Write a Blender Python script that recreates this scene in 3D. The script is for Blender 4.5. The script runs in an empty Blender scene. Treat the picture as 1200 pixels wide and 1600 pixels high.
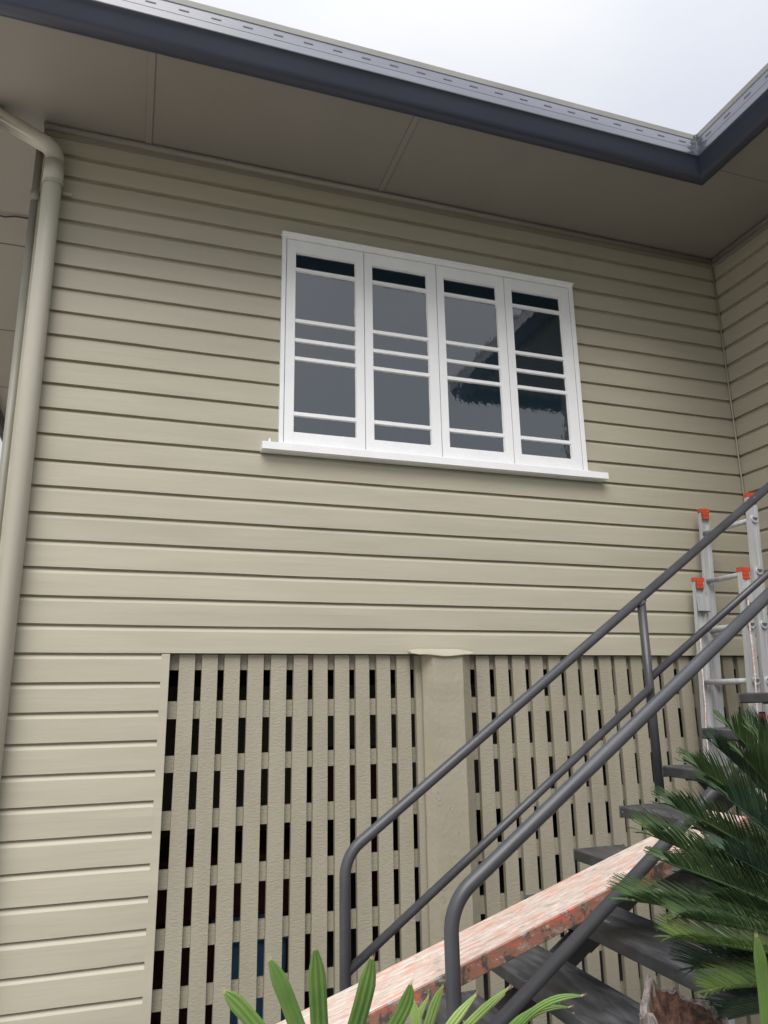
import bpy, math, random
from mathutils import Vector, Matrix, noise
R = math.radians
random.seed(7)
S = bpy.context.scene
COL = S.collection

# ------------------------------------------------------------------ camera
CAM = Vector((0.0, -4.30, 1.623))
YAW, PITCH, ROLL = 0.3257, 0.2480, -0.0164
def cam_axes():
    ca, sa = math.cos(YAW), math.sin(YAW)
    f = Vector((sa*math.cos(PITCH), ca*math.cos(PITCH), math.sin(PITCH)))
    r = Vector((ca, -sa, 0)); u = r.cross(f)
    r2 = r*math.cos(ROLL)+u*math.sin(ROLL); u2 = u*math.cos(ROLL)-r*math.sin(ROLL)
    return r2, u2, f
cr, cu, cf = cam_axes()
cam = bpy.data.cameras.new('camera')
cam.sensor_fit = 'VERTICAL'; cam.sensor_height = 32.0; cam.lens = 32.0*1172.9/1600
cam.clip_start = 0.05; cam.clip_end = 500
co = bpy.data.objects.new('camera', cam); COL.objects.link(co)
m = Matrix((cr, cu, -cf)).transposed().to_4x4(); m.translation = CAM
co.matrix_world = m
S.camera = co

# ------------------------------------------------------------------ world, sun, exposure
SKY_H, SKY_Z, SKY_P = 1.75, 3.7, 15.0         # horizon and zenith brightness of the cloud layer
SUN_EL, SUN_AZ = 50, 205        # degrees; azimuth clockwise from +Y
w = bpy.data.worlds.new("World"); S.world = w; w.use_nodes = True
nt = w.node_tree; nt.nodes.clear()
out = nt.nodes.new('ShaderNodeOutputWorld'); bg = nt.nodes.new('ShaderNodeBackground')
sky = nt.nodes.new('ShaderNodeTexSky'); sky.sky_type = 'NISHITA'; sky.sun_disc = False
sky.sun_elevation = R(SUN_EL); sky.sun_rotation = R(SUN_AZ); sky.dust_density = 4
tc = nt.nodes.new('ShaderNodeTexCoord'); mp = nt.nodes.new('ShaderNodeMapping')
mp.inputs['Scale'].default_value = (1, 1, 2.2)
nz = nt.nodes.new('ShaderNodeTexNoise'); nz.inputs['Scale'].default_value = 2.4
nz.inputs['Detail'].default_value = 5; nz.inputs['Roughness'].default_value = .5
rp = nt.nodes.new('ShaderNodeValToRGB')
rp.color_ramp.elements[0].position = .3; rp.color_ramp.elements[0].color = (.84, .875, .965, 1)
rp.color_ramp.elements[1].position = .7; rp.color_ramp.elements[1].color = (1.0, 1.0, 1.0, 1)
cl = nt.nodes.new('ShaderNodeVectorMath'); cl.operation = 'SCALE'; cl.inputs['Scale'].default_value = 8.6
mx = nt.nodes.new('ShaderNodeMix'); mx.data_type = 'RGBA'; mx.inputs['Factor'].default_value = .9
L = nt.links.new
L(tc.outputs['Generated'], mp.inputs['Vector']); L(mp.outputs['Vector'], nz.inputs['Vector'])
L(nz.outputs['Fac'], rp.inputs['Fac']); L(rp.outputs['Color'], cl.inputs[0])
# overcast sky: the zenith is about three times as bright as the horizon
sz = nt.nodes.new('ShaderNodeSeparateXYZ'); L(tc.outputs['Generated'], sz.inputs['Vector'])
gr = nt.nodes.new('ShaderNodeMapRange'); gr.inputs['From Min'].default_value = 0; gr.inputs['From Max'].default_value = 1
gr.inputs['To Min'].default_value = SKY_H; gr.inputs['To Max'].default_value = SKY_Z
pw = nt.nodes.new('ShaderNodeMath'); pw.operation = 'POWER'; pw.use_clamp = True; pw.inputs[1].default_value = 12
ma = nt.nodes.new('ShaderNodeMath'); ma.operation = 'MULTIPLY_ADD'; ma.inputs[1].default_value = SKY_P
L(sz.outputs['Z'], gr.inputs['Value']); L(sz.outputs['Z'], pw.inputs[0]); L(pw.outputs[0], ma.inputs[0])
L(gr.outputs['Result'], ma.inputs[2]); L(ma.outputs[0], cl.inputs['Scale'])
L(sky.outputs['Color'], mx.inputs['A']); L(cl.outputs['Vector'], mx.inputs['B'])
L(mx.outputs['Result'], bg.inputs['Color']); bg.inputs['Strength'].default_value = .15
L(bg.outputs['Background'], out.inputs['Surface'])

sl = bpy.data.lights.new('sun', 'SUN'); sl.energy = 1.5; sl.angle = R(40); sl.color = (1, .97, .92)
so = bpy.data.objects.new('sun', sl); COL.objects.link(so)
sd = Vector((math.sin(R(SUN_AZ))*math.cos(R(SUN_EL)), math.cos(R(SUN_AZ))*math.cos(R(SUN_EL)), math.sin(R(SUN_EL))))
so.rotation_euler = sd.to_track_quat('Z', 'Y').to_euler()
vs = S.view_settings
vs.view_transform = 'Standard'; vs.look = 'None'; vs.gamma = 1; vs.use_curve_mapping = False
vs.exposure = 1.0
S.cycles.max_bounces = 8; S.cycles.diffuse_bounces = 5

# ------------------------------------------------------------------ materials
def mat(name, col, rough=.6, col2=None, nscale=(3, 3, 3), mixpos=(.35, .65), bump=0, bscale=(30, 30, 30),
        bdet=4, spec=.5, metal=0, coat=0, coord='Object', rvar=0, banded=None, detail=5):
    m = bpy.data.materials.new(name); m.use_nodes = True
    t = m.node_tree; b = t.nodes['Principled BSDF']
    b.inputs['Roughness'].default_value = rough; b.inputs['Specular IOR Level'].default_value = spec
    b.inputs['Metallic'].default_value = metal; b.inputs['Coat Weight'].default_value = coat
    b.inputs['Base Color'].default_value = (*col, 1)
    tc = t.nodes.new('ShaderNodeTexCoord')
    def noise_(sc, det, rough_=.55):
        mp = t.nodes.new('ShaderNodeMapping'); mp.inputs['Scale'].default_value = sc
        n = t.nodes.new('ShaderNodeTexNoise'); n.inputs['Scale'].default_value = 1
        n.inputs['Detail'].default_value = det; n.inputs['Roughness'].default_value = rough_
        t.links.new(tc.outputs[coord], mp.inputs['Vector']); t.links.new(mp.outputs['Vector'], n.inputs['Vector'])
        return n
    colsock = None
    if col2:
        n = noise_(nscale, detail)
        r = t.nodes.new('ShaderNodeValToRGB')
        r.color_ramp.elements[0].position = mixpos[0]; r.color_ramp.elements[0].color = (*col, 1)
        r.color_ramp.elements[1].position = mixpos[1]; r.color_ramp.elements[1].color = (*col2, 1)
        t.links.new(n.outputs['Fac'], r.inputs['Fac']); colsock = r.outputs['Color']
        if rvar:
            mr = t.nodes.new('ShaderNodeMapRange'); mr.inputs['To Min'].default_value = rough-rvar
            mr.inputs['To Max'].default_value = rough+rvar
            t.links.new(n.outputs['Fac'], mr.inputs['Value']); t.links.new(mr.outputs['Result'], b.inputs['Roughness'])
    if banded:       # slight tone change from board to board
        ax, p, off, amt = banded
        sx = t.nodes.new('ShaderNodeSeparateXYZ'); t.links.new(tc.outputs['Object'], sx.inputs['Vector'])
        a = t.nodes.new('ShaderNodeMath'); a.operation = 'SUBTRACT'; a.inputs[1].default_value = off
        d = t.nodes.new('ShaderNodeMath'); d.operation = 'DIVIDE'; d.inputs[1].default_value = p
        fl = t.nodes.new('ShaderNodeMath'); fl.operation = 'FLOOR'
        wn = t.nodes.new('ShaderNodeTexWhiteNoise'); wn.noise_dimensions = '1D'
        t.links.new(sx.outputs[ax], a.inputs[0]); t.links.new(a.outputs[0], d.inputs[0])
        t.links.new(d.outputs[0], fl.inputs[0]); t.links.new(fl.outputs[0], wn.inputs['W'])
        mr = t.nodes.new('ShaderNodeMapRange'); mr.inputs['To Min'].default_value = 1-amt; mr.inputs['To Max'].default_value = 1+amt
        t.links.new(wn.outputs['Value'], mr.inputs['Value'])
        v = t.nodes.new('ShaderNodeVectorMath'); v.operation = 'SCALE'
        t.links.new(colsock, v.inputs[0]); t.links.new(mr.outputs['Result'], v.inputs['Scale'])
        colsock = v.outputs['Vector']
    if colsock: t.links.new(colsock, b.inputs['Base Color'])
    if bump:
        n = noise_(bscale, bdet, .6)
        bp = t.nodes.new('ShaderNodeBump'); bp.inputs['Strength'].default_value = 1
        bp.inputs['Distance'].default_value = bump
        t.links.new(n.outputs['Fac'], bp.inputs['Height']); t.links.new(bp.outputs['Normal'], b.inputs['Normal'])
    return m

def add_specks(m, col, scale=40, size=.12, stretch=(1, 1, 1), keep=.35):
    """small scattered marks of another colour"""
    t = m.node_tree; b = t.nodes['Principled BSDF']; tc = t.nodes.new('ShaderNodeTexCoord')
    mp = t.nodes.new('ShaderNodeMapping'); mp.inputs['Scale'].default_value = stretch
    v = t.nodes.new('ShaderNodeTexVoronoi'); v.inputs['Scale'].default_value = scale
    t.links.new(tc.outputs['Object'], mp.inputs['Vector']); t.links.new(mp.outputs['Vector'], v.inputs['Vector'])
    lt = t.nodes.new('ShaderNodeMath'); lt.operation = 'LESS_THAN'; lt.inputs[1].default_value = size
    t.links.new(v.outputs['Distance'], lt.inputs[0])
    sp = t.nodes.new('ShaderNodeSeparateColor'); t.links.new(v.outputs['Color'], sp.inputs['Color'])
    l2 = t.nodes.new('ShaderNodeMath'); l2.operation = 'LESS_THAN'; l2.inputs[1].default_value = keep
    t.links.new(sp.outputs['Red'], l2.inputs[0])
    mu = t.nodes.new('ShaderNodeMath'); mu.operation = 'MULTIPLY'
    t.links.new(lt.outputs[0], mu.inputs[0]); t.links.new(l2.outputs[0], mu.inputs[1])
    mx = t.nodes.new('ShaderNodeMix'); mx.data_type = 'RGBA'; mx.inputs['B'].default_value = (*col, 1)
    src = b.inputs['Base Color'].links[0].from_socket if b.inputs['Base Color'].links else None
    if src: t.links.new(src, mx.inputs['A'])
    else: mx.inputs['A'].default_value = b.inputs['Base Color'].default_value
    t.links.new(mu.outputs[0], mx.inputs['Factor']); t.links.new(mx.outputs['Result'], b.inputs['Base Color'])
    return m

WALLC, WALLC2 = (.388, .360, .285), (.428, .400, .320)
M = {}
M['siding'] = mat('painted weatherboard', WALLC, .5, WALLC2, (1.3, 1.3, 11), (.3, .7), .0013, (2.2, 2.2, 38), 4, banded=(2, .15, 1.9, .04), rvar=.10, detail=3)
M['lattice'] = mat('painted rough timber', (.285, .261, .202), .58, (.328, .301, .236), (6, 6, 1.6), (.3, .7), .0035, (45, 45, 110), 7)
M['post'] = mat('painted concrete', (.315, .288, .222), .5, (.352, .323, .25), (3, 3, 1.2), (.3, .7), .0035, (38, 38, 30), 6)
M['pipe'] = mat('painted plastic pipe', (.46, .44, .375), .36, (.50, .48, .41), (6, 6, 1.0), (.3, .7), .0006, (30, 30, 8))
M['conduit'] = mat('grey painted pipe', (.22, .215, .18), .5, (.27, .265, .225), (20, 20, 3))
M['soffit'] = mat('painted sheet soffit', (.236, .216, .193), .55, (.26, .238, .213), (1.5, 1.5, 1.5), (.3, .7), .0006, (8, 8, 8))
M['gutter'] = mat('dark grey coated steel', (.035, .0405, .066), .34, (.042, .048, .076), (1.2, 1.2, 6), rvar=.07, spec=.5)
M['lip'] = mat('bright coated steel', (.20, .212, .262), .28, (.24, .252, .305), (.9, .9, 9), spec=.6, rvar=.08)
M['lip_top'] = mat('weathered steel bead', (.22, .22, .215), .45, (.28, .28, .27), (3, 3, 9))
M['slot'] = mat('dark slot', (.10, .105, .14), .6)
M['sealant'] = mat('smeared grey sealant', (.045, .05, .065), .35, (.12, .13, .16), (40, 40, 40), bump=.002, bscale=(60, 60, 60))
M['white'] = mat('white gloss paint', (.79, .80, .83), .28, (.84, .85, .87), (7, 7, 7), (.3, .7), .0016, (45, 45, 45), 4)
def glass_mat():
    m = mat('old window glass', (.011, .022, .032), .04, spec=1.0, coat=1.0)
    t = m.node_tree; b = t.nodes['Principled BSDF']; tc = t.nodes.new('ShaderNodeTexCoord')
    b.inputs['Coat Roughness'].default_value = .02; b.inputs['Coat IOR'].default_value = 1.62
    n = t.nodes.new('ShaderNodeTexNoise'); n.inputs['Scale'].default_value = 9; n.inputs['Detail'].default_value = 3
    mp = t.nodes.new('ShaderNodeMapping'); mp.inputs['Scale'].default_value = (1.4, 1, .8)
    t.links.new(tc.outputs['Object'], mp.inputs['Vector']); t.links.new(mp.outputs['Vector'], n.inputs['Vector'])
    bp = t.nodes.new('ShaderNodeBump'); bp.inputs['Strength'].default_value = 1; bp.inputs['Distance'].default_value = .0008
    t.links.new(n.outputs['Fac'], bp.inputs['Height'])
    t.links.new(bp.outputs['Normal'], b.inputs['Normal']); t.links.new(bp.outputs['Normal'], b.inputs['Coat Normal'])
    return m
M['glass'] = glass_mat()
M['rail'] = mat('dark grey painted steel tube', (.044, .045, .052), .42, (.058, .059, .066), (6, 6, 6), rvar=.09, bump=.0005, bscale=(25, 25, 25))
add_specks(M['rail'], (.35, .35, .36), 16, .05, keep=.3)
M['tread'] = mat('dark grey painted timber tread', (.036, .037, .041), .5, (.115, .116, .122), (22, 5, 8), (.42, .78), .0016, (50, 8, 30), rvar=.12)
add_specks(M['tread'], (.45, .45, .45), 34, .12, (1, .8, 1), keep=.16)
add_specks(M['tread'], (.22, .22, .22), 9, .10, (1.2, .35, 1), keep=.3)
M['stringer'] = mat('black steel stringer', (.018, .018, .021), .5, (.028, .028, .032), (6, 6, 6))
M['alu'] = mat('ladder aluminium', (.48, .49, .51), .38, (.66, .67, .69), (30, 30, 2.0), (.3, .7), .0006, (60, 60, 6), metal=.3, rvar=.12)
M['orange'] = mat('orange plastic cap', (.60, .085, .04), .4, (.50, .07, .035), (30, 30, 30))
M['rope'] = mat('pink flecked rope', (.62, .42, .36), .8, (.75, .70, .66), (20, 20, 160), (.45, .55))
M['sticker_black'] = mat('black sticker', (.01, .01, .012), .35)
M['sticker_red'] = mat('red sticker', (.32, .012, .01), .35)
M['sticker_white'] = mat('white sticker', (.6, .6, .6), .4)
M['blackmetal'] = mat('black wrought iron', (.012, .012, .012), .45)
M['roof'] = mat('corrugated roof steel', (.09, .095, .12), .45, (.11, .115, .14), (2, 2, 2))
M['dark_timber'] = mat('old floor timber', (.05, .04, .032), .8, (.075, .06, .045), (4, 30, 4))
M['concrete'] = mat('grey concrete', (.15, .145, .13), .85, (.20, .19, .175), (2, 2, 2), bump=.002, bscale=(25, 25, 25))
M['pale_concrete'] = mat('pale driveway concrete', (.50, .47, .42), .85, (.58, .55, .49), (2, 2, 2), bump=.002, bscale=(25, 25, 25))  # kept pale so the added slab throws more light upward
M['grass'] = mat('lawn', (.06, .065, .04), .9, (.09, .09, .06), (.7, .7, .7), bump=.02, bscale=(20, 20, 20))
M['bark'] = mat('brown bark', (.11, .085, .06), .9, (.17, .14, .10), (8, 8, 20), bump=.01, bscale=(20, 20, 40))

def layered(name, base, layers, rough, bump):
    """base colour overlaid by noise patches: (colour, scale, from, to, detail)"""
    m = mat(name, base, rough, None, bump=bump, bscale=(6, 110, 60), bdet=6)
    t = m.node_tree; b = t.nodes['Principled BSDF']; tc = t.nodes.new('ShaderNodeTexCoord'); src = None
    for i, (c, sc, lo, hi, det) in enumerate(layers):
        mp = t.nodes.new('ShaderNodeMapping'); mp.inputs['Scale'].default_value = sc; mp.inputs['Location'].default_value = (i*7.3, i*3.1, i*5.7)
        n = t.nodes.new('ShaderNodeTexNoise'); n.inputs['Scale'].default_value = 1; n.inputs['Detail'].default_value = det; n.inputs['Roughness'].default_value = .68
        mr = t.nodes.new('ShaderNodeMapRange'); mr.inputs['From Min'].default_value = lo; mr.inputs['From Max'].default_value = hi
        mx = t.nodes.new('ShaderNodeMix'); mx.data_type = 'RGBA'; mx.inputs['B'].default_value = (*c, 1)
        t.links.new(tc.outputs['Object'], mp.inputs['Vector']); t.links.new(mp.outputs['Vector'], n.inputs['Vector'])
        t.links.new(n.outputs['Fac'], mr.inputs['Value']); t.links.new(mr.outputs['Result'], mx.inputs['Factor'])
        if src: t.links.new(src, mx.inputs['A'])
        else: mx.inputs['A'].default_value = (*base, 1)
        src = mx.outputs['Result']
    t.links.new(src, b.inputs['Base Color']); return m
def plank_mats():
    m = layered('worn pale plank top', (.50, .43, .37), [
        ((.56, .30, .235), (9, 34, 20), .46, .60, 9), ((.61, .55, .50), (5, 70, 30), .50, .60, 8),
        ((.30, .285, .265), (16, 60, 40), .56, .64, 9), ((.50, .20, .14), (16, 90, 60), .60, .68, 8), ((.42, .33, .26), (2, 160, 60), .56, .63, 6)], .6, .0016)
    e = layered('scratched orange edge paint', (.29, .12, .085), [
        ((.22, .12, .09), (10, 20, 26), .42, .56, 9), ((.46, .11, .07), (7, 20, 18), .54, .62, 9), ((.07, .06, .052), (22, 24, 16), .50, .585, 10),
        ((.26, .265, .24), (9, 20, 16), .555, .62, 9), ((.50, .30, .24), (30, 30, 40), .60, .68, 8)], .5, .002)
    return m, e
M['plank_top'], M['plank_edge'] = plank_mats()

def leaf_mat(name, c1, c2, rough=.4, tip=None):
    m = mat(name, c1, rough, c2, (9, 9, 9), (.3, .7), spec=.45)
    b = m.node_tree.nodes['Principled BSDF']
    t = m.node_tree
    g = t.nodes.new('ShaderNodeNewGeometry'); mr = t.nodes.new('ShaderNodeMapRange')
    mr.inputs['To Min'].default_value = .72; mr.inputs['To Max'].default_value = 1.3
    t.links.new(g.outputs['Random Per Island'], mr.inputs['Value'])
    v = t.nodes.new('ShaderNodeVectorMath'); v.operation = 'SCALE'
    src = b.inputs['Base Color'].links[0].from_socket
    t.links.new(src, v.inputs[0]); t.links.new(mr.outputs['Result'], v.inputs['Scale'])
    t.links.new(v.outputs['Vector'], b.inputs['Base Color'])
    # light passing through thin leaves
    tr = t.nodes.new('ShaderNodeBsdfTranslucent'); ms = t.nodes.new('ShaderNodeMixShader'); ms.inputs['Fac'].default_value = .22
    t.links.new(v.outputs['Vector'], tr.inputs['Color'])
    o = t.nodes['Material Output']
    t.links.new(b.outputs['BSDF'], ms.inputs[1]); t.links.new(tr.outputs['BSDF'], ms.inputs[2]); t.links.new(ms.outputs['Shader'], o.inputs['Surface'])
    return m
M['cycad'] = leaf_mat('cycad leaflet', (.045, .082, .034), (.088, .140, .056), .32)
M['cycad_tip'] = leaf_mat('young cycad leaflet', (.055, .105, .03), (.125, .175, .05), .36)
M['cycad_dark'] = leaf_mat('dark cycad leaflet', (.030, .058, .038), (.055, .095, .058), .34)  # darker, bluer green than the main leaflet colour
M['palm'] = leaf_mat('lady palm leaf', (.075, .150, .032), (.15, .245, .06), .42)
M['palm_pale'] = leaf_mat('pale lady palm leaf', (.17, .265, .07), (.27, .36, .12), .42)
M['leaf_tip'] = mat('dry leaf tip', (.35, .30, .16), .7)
M['tree_leaf'] = leaf_mat('tree leaf', (.045, .10, .02), (.10, .19, .04), .5)
M['weathered'] = mat('grey weathered wood', (.085, .068, .060), .85, (.34, .295, .28), (70, 70, 5), (.34, .66), .010, (110, 110, 7), 6, detail=8)
M['rot'] = mat('crumbling red brown wood', (.065, .028, .02), .95, (.21, .115, .08), (45, 45, 30), (.35, .7), .012, (90, 90, 70), 7)
M['blue'] = mat('blue plastic', (.05, .15, .27), .45, (.06, .17, .30), (4, 4, 4))
M['maroon'] = mat('maroon fabric', (.075, .012, .012), .8, (.10, .02, .018), (6, 6, 6))
M['brownbox'] = mat('brown cardboard', (.15, .09, .05), .85, (.19, .12, .07), (6, 6, 6))

# ------------------------------------------------------------------ mesh helpers
class MB:
    def __init__(s): s.v = []; s.f = []; s.mi = []; s.sm = []
    def face(s, pts, mi=0, sm=False):
        n = len(s.v); s.v += [tuple(p) for p in pts]; s.f.append(tuple(range(n, n+len(pts)))); s.mi.append(mi); s.sm.append(sm)
    def box(s, a, b, mi=0, T=None):
        (x0, y0, z0), (x1, y1, z1) = a, b
        P = [Vector(p) for p in ((x0,y0,z0),(x1,y0,z0),(x1,y1,z0),(x0,y1,z0),(x0,y0,z1),(x1,y0,z1),(x1,y1,z1),(x0,y1,z1))]
        if T: P = [T @ p for p in P]
        n = len(s.v); s.v += [tuple(p) for p in P]
        for q in ((0,3,2,1),(4,5,6,7),(0,1,5,4),(1,2,6,5),(2,3,7,6),(3,0,4,7)):
            s.f.append(tuple(n+i for i in q)); s.mi.append(mi); s.sm.append(False)
        return s
    def grid(s, rows, mi=0, sm=False, closed=False):
        n = len(s.v); c = len(rows[0])
        for r in rows: s.v += [tuple(p) for p in r]
        for i in range(len(rows)-1):
            for j in range(c if closed else c-1):
                k = (j+1) % c
                s.f.append((n+i*c+j, n+i*c+k, n+(i+1)*c+k, n+(i+1)*c+j)); s.mi.append(mi); s.sm.append(sm)
        return n
    def tube(s, pts, r, seg=16, mi=0, caps=True, rad=None):
        pts = [Vector(p) for p in pts]; rows = []; up = None
        for i, p in enumerate(pts):
            d = (pts[min(i+1, len(pts)-1)]-pts[max(i-1, 0)]).normalized()
            if up is None:
                up = Vector((0, 0, 1)) if abs(d.z) < .9 else Vector((0, 1, 0))
            a = (up - d*up.dot(d)).normalized(); b = d.cross(a); up = a
            rr = rad[i] if rad else r
            rows.append([p + a*rr*math.cos(t)+b*rr*math.sin(t) for t in [2*math.pi*k/seg for k in range(seg)]])
        n = s.grid(rows, mi, True, True)
        if caps:
            s.f.append(tuple(n+k for k in reversed(range(seg)))); s.mi.append(mi); s.sm.append(False)
            l = n+(len(rows)-1)*seg
            s.f.append(tuple(l+k for k in range(seg))); s.mi.append(mi); s.sm.append(False)
        return s
    def prism(s, poly, z0, z1, mi=0):
        n = len(poly)
        a = [(x, y, z0) for x, y in poly]; b = [(x, y, z1) for x, y in poly]
        s.face(list(reversed(a)), mi); s.face(b, mi)
        for i in range(n):
            j = (i+1) % n; s.face([a[i], a[j], b[j], b[i]], mi)
        return s
    def build(s, name, mats, parent=None, bevel=0):
        me = bpy.data.meshes.new(name); me.from_pydata(s.v, [], s.f)
        for mt in (mats if isinstance(mats, (list, tuple)) else [mats]): me.materials.append(mt)
        me.polygons.foreach_set('material_index', s.mi); me.polygons.foreach_set('use_smooth', s.sm)
        me.update()
        o = bpy.data.objects.new(name, me); COL.objects.link(o)
        if bevel:
            md = o.modifiers.new('bevel', 'BEVEL'); md.width = bevel; md.segments = 2; md.limit_method = 'ANGLE'
        if parent: o.parent = parent; o.matrix_parent_inverse = parent.matrix_world.inverted()
        return o
def thing(name, label, cat, loc=(0, 0, 0), group=None):
    o = bpy.data.objects.new(name, None); COL.objects.link(o); o.location = loc
    o.matrix_world = Matrix.Translation(loc)
    return tag(o, label, cat, group)
def tag(o, label, cat, group=None, kind=None):
    o['label'] = label; o['category'] = cat
    if group: o['group'] = group
    if kind: o['kind'] = kind
    return o
def struct(o): o['kind'] = 'structure'; return o
def fillet(pts, r, n=8):
    pts = [Vector(p) for p in pts]; o = [pts[0]]
    for i in range(1, len(pts)-1):
        a, b, c = pts[i-1], pts[i], pts[i+1]
        d1 = (a-b).normalized(); d2 = (c-b).normalized()
        ang = d1.angle(d2); t = min(r/math.tan(ang/2), (a-b).length*.49, (c-b).length*.49)
        rr = t*math.tan(ang/2)
        p1 = b+d1*t; p2 = b+d2*t; cen = b+(d1+d2).normalized()*(rr/math.sin(ang/2))
        v1 = p1-cen; v2 = p2-cen
        for k in range(n+1): 
            o.append(cen+v1.normalized().slerp(v2.normalized(), k/n)*rr)
    o.append(pts[-1]); return o
def nz3(x, y, z=0): return noise.noise(Vector((x, y, z)))

# ------------------------------------------------------------------ ground
GND = -.45
Z0, P = 1.9, .15            # bottom of the cladding above ground, board pitch
g = MB(); g.face([(-150, -150, GND), (150, -150, GND), (150, 150, GND), (-150, 150, GND)]); struct(g.build('ground', M['grass']))
g = MB(); g.box((-.55, -2.6, GND-.1), (9, 10, GND+.02)); struct(g.build('path', M['concrete']))
g = MB(); g.box((-7, -9, GND-.1), (-.56, 12, GND+.024)); struct(g.build('bounce_slab', M['pale_concrete']))  # unseen slab, added to bounce light up onto the left soffit

# ------------------------------------------------------------------ the house
XL, XC, XG = -.69, 4.311, 3.43       # left corner, inner corner with the wing, wing gutter line
SOF = 5.07; YW = -2.35; YWG = -2.95; YB = 10.0; EV = -.89; GB = 4.94
house = thing('house', 'beige timber house with weatherboards above a slatted undercroft', 'house', (1.8, .05, 0))

def siding(b, run, a0, a1, z0, z1, seed=0, step=.1):
    """boards with a sloped top edge; run(a, out, z) gives the world point"""
    n = max(2, int((a1-a0)/step)+1); A = [a0+(a1-a0)*i/(n-1) for i in range(n)]
    k0 = round((z0-Z0)/P); k1 = math.ceil((z1-Z0)/P-1e-6)
    for k in range(k0, k1):
        zb, zt = Z0+k*P, min(Z0+(k+1)*P, z1)
        s = seed*31+k*7.3; dz = lambda a, q: (nz3(a*1.6, s, q)*.0028+nz3(a*9, s, q)*.0011)
        rows = []
        prof = [(-.022, .002, 1), (.0005, 0, 1)]           # underside, then bottom arris
        prof += [(.0005, .004, 1), (.001, .075, 0), (.0005, (zt-zb)-.033, 2), (-.0015, (zt-zb)-.0295, 2), (-.0205, (zt-zb)-.0045, 3), (-.0225, (zt-zb)+.003, 3)]
        for o_, h, q in prof:
            if zt-zb < .06 and h > (zt-zb): h = zt-zb
            rows.append([run(a, o_+(nz3(a*2.2, s, h*20)*.0018 if q in (0, 1) else 0), zb+h+(dz(a, q) if q in (1, 2) else 0)) for a in A])
        b.grid(rows, 0, False)
front = lambda a, o, z: (a, -o, z)
side = lambda a, o, z: (XC-o, a, z)
wfront = lambda a, o, z: (a, YW-o, z)

b = MB()
siding(b, front, XL+.012, XC, Z0, SOF-.005, 1)
siding(b, front, XL+.012, .168, Z0-15*P, Z0, 2)
# flat stop beside the opening and backing behind the boards
b.box((.168, -.001, GND), (.211, .07, Z0-.004)); 
b.box((XL+.01, .028, GND), (.167, .11, Z0)); b.box((XL+.01, .028, Z0+.004), (XC+.1, .13, SOF-.01))
b.build('front_wall', M['siding'], house)
b = MB(); siding(b, side, YW, -.0, Z0, SOF-.005, 3)
b.box((XC+.028, YW, Z0+.004), (XC+.12, .014, SOF-.01))
b.build('wing_wall', M['siding'], house)
b = MB(); siding(b, wfront, XC, 9, Z0, SOF-.005, 5); b.build('wing_wall', M['siding'], house)
b = MB(); b.box((XL-.0, -.006, GND), (XL+.050, .14, SOF-.02)); b.box((XL, .14, GND), (XL+.1, YB-.02, SOF-.02)); b.build('left_wall', M['siding'], house)
b = MB(); b.tube([(XC-.012, -.012, Z0), (XC-.012, -.012, SOF-.06)], .0065, 8); b.build('corner_bead', M['siding'], house)
b = MB(); b.box((-.69, YB-.1, GND), (9, YB, SOF)); b.box((9, YW, GND), (9.1, YB, SOF)); b.build('back_wall', M['siding'], house)
b = MB(); b.box((XL+.1, .135, Z0+.05), (8.99, YB-.11, Z0+.25)); b.build('floor', M['dark_timber'], house)

# soffit sheets with cover strips
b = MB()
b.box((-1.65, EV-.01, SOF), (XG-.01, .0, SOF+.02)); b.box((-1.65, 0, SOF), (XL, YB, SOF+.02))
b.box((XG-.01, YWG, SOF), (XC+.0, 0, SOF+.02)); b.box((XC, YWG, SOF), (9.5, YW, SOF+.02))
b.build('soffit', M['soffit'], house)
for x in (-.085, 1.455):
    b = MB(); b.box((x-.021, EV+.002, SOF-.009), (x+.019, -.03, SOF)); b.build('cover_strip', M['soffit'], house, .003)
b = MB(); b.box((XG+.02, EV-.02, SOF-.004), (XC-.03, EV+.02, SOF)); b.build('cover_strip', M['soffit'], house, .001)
b = MB(); b.box((XG+.005, -2.3, SOF-.004), (XC-.03, -2.26, SOF))
b.build('cover_strip', M['soffit'], house, .001)
mj = mat('dark joint', (.05, .042, .035), .8)
for y in (1.405, 2.9, 4.33, 5.75, 7.2):
    b = MB(); b.box((-1.62, y-.006, SOF-.001), (XL-.0, y+.006, SOF+.0005)); b.build('joint', mj, house)
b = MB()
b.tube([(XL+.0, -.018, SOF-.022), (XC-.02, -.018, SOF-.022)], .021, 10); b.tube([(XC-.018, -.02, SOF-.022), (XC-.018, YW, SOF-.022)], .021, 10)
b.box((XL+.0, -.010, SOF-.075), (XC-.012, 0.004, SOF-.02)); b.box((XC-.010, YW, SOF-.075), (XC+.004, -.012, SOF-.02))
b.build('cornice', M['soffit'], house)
b = MB(); b.tube([(-1.60, .93, SOF-.012), (-1.3, .95, SOF-.014), (-1.05, 1.02, SOF-.02), (-.98, 1.0, SOF-.014), (-.86, 1.0, SOF-.012), (-.72, 1.0, SOF-.012)], .006, 6)
b.build('cable', M['blackmetal'], house)

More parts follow.
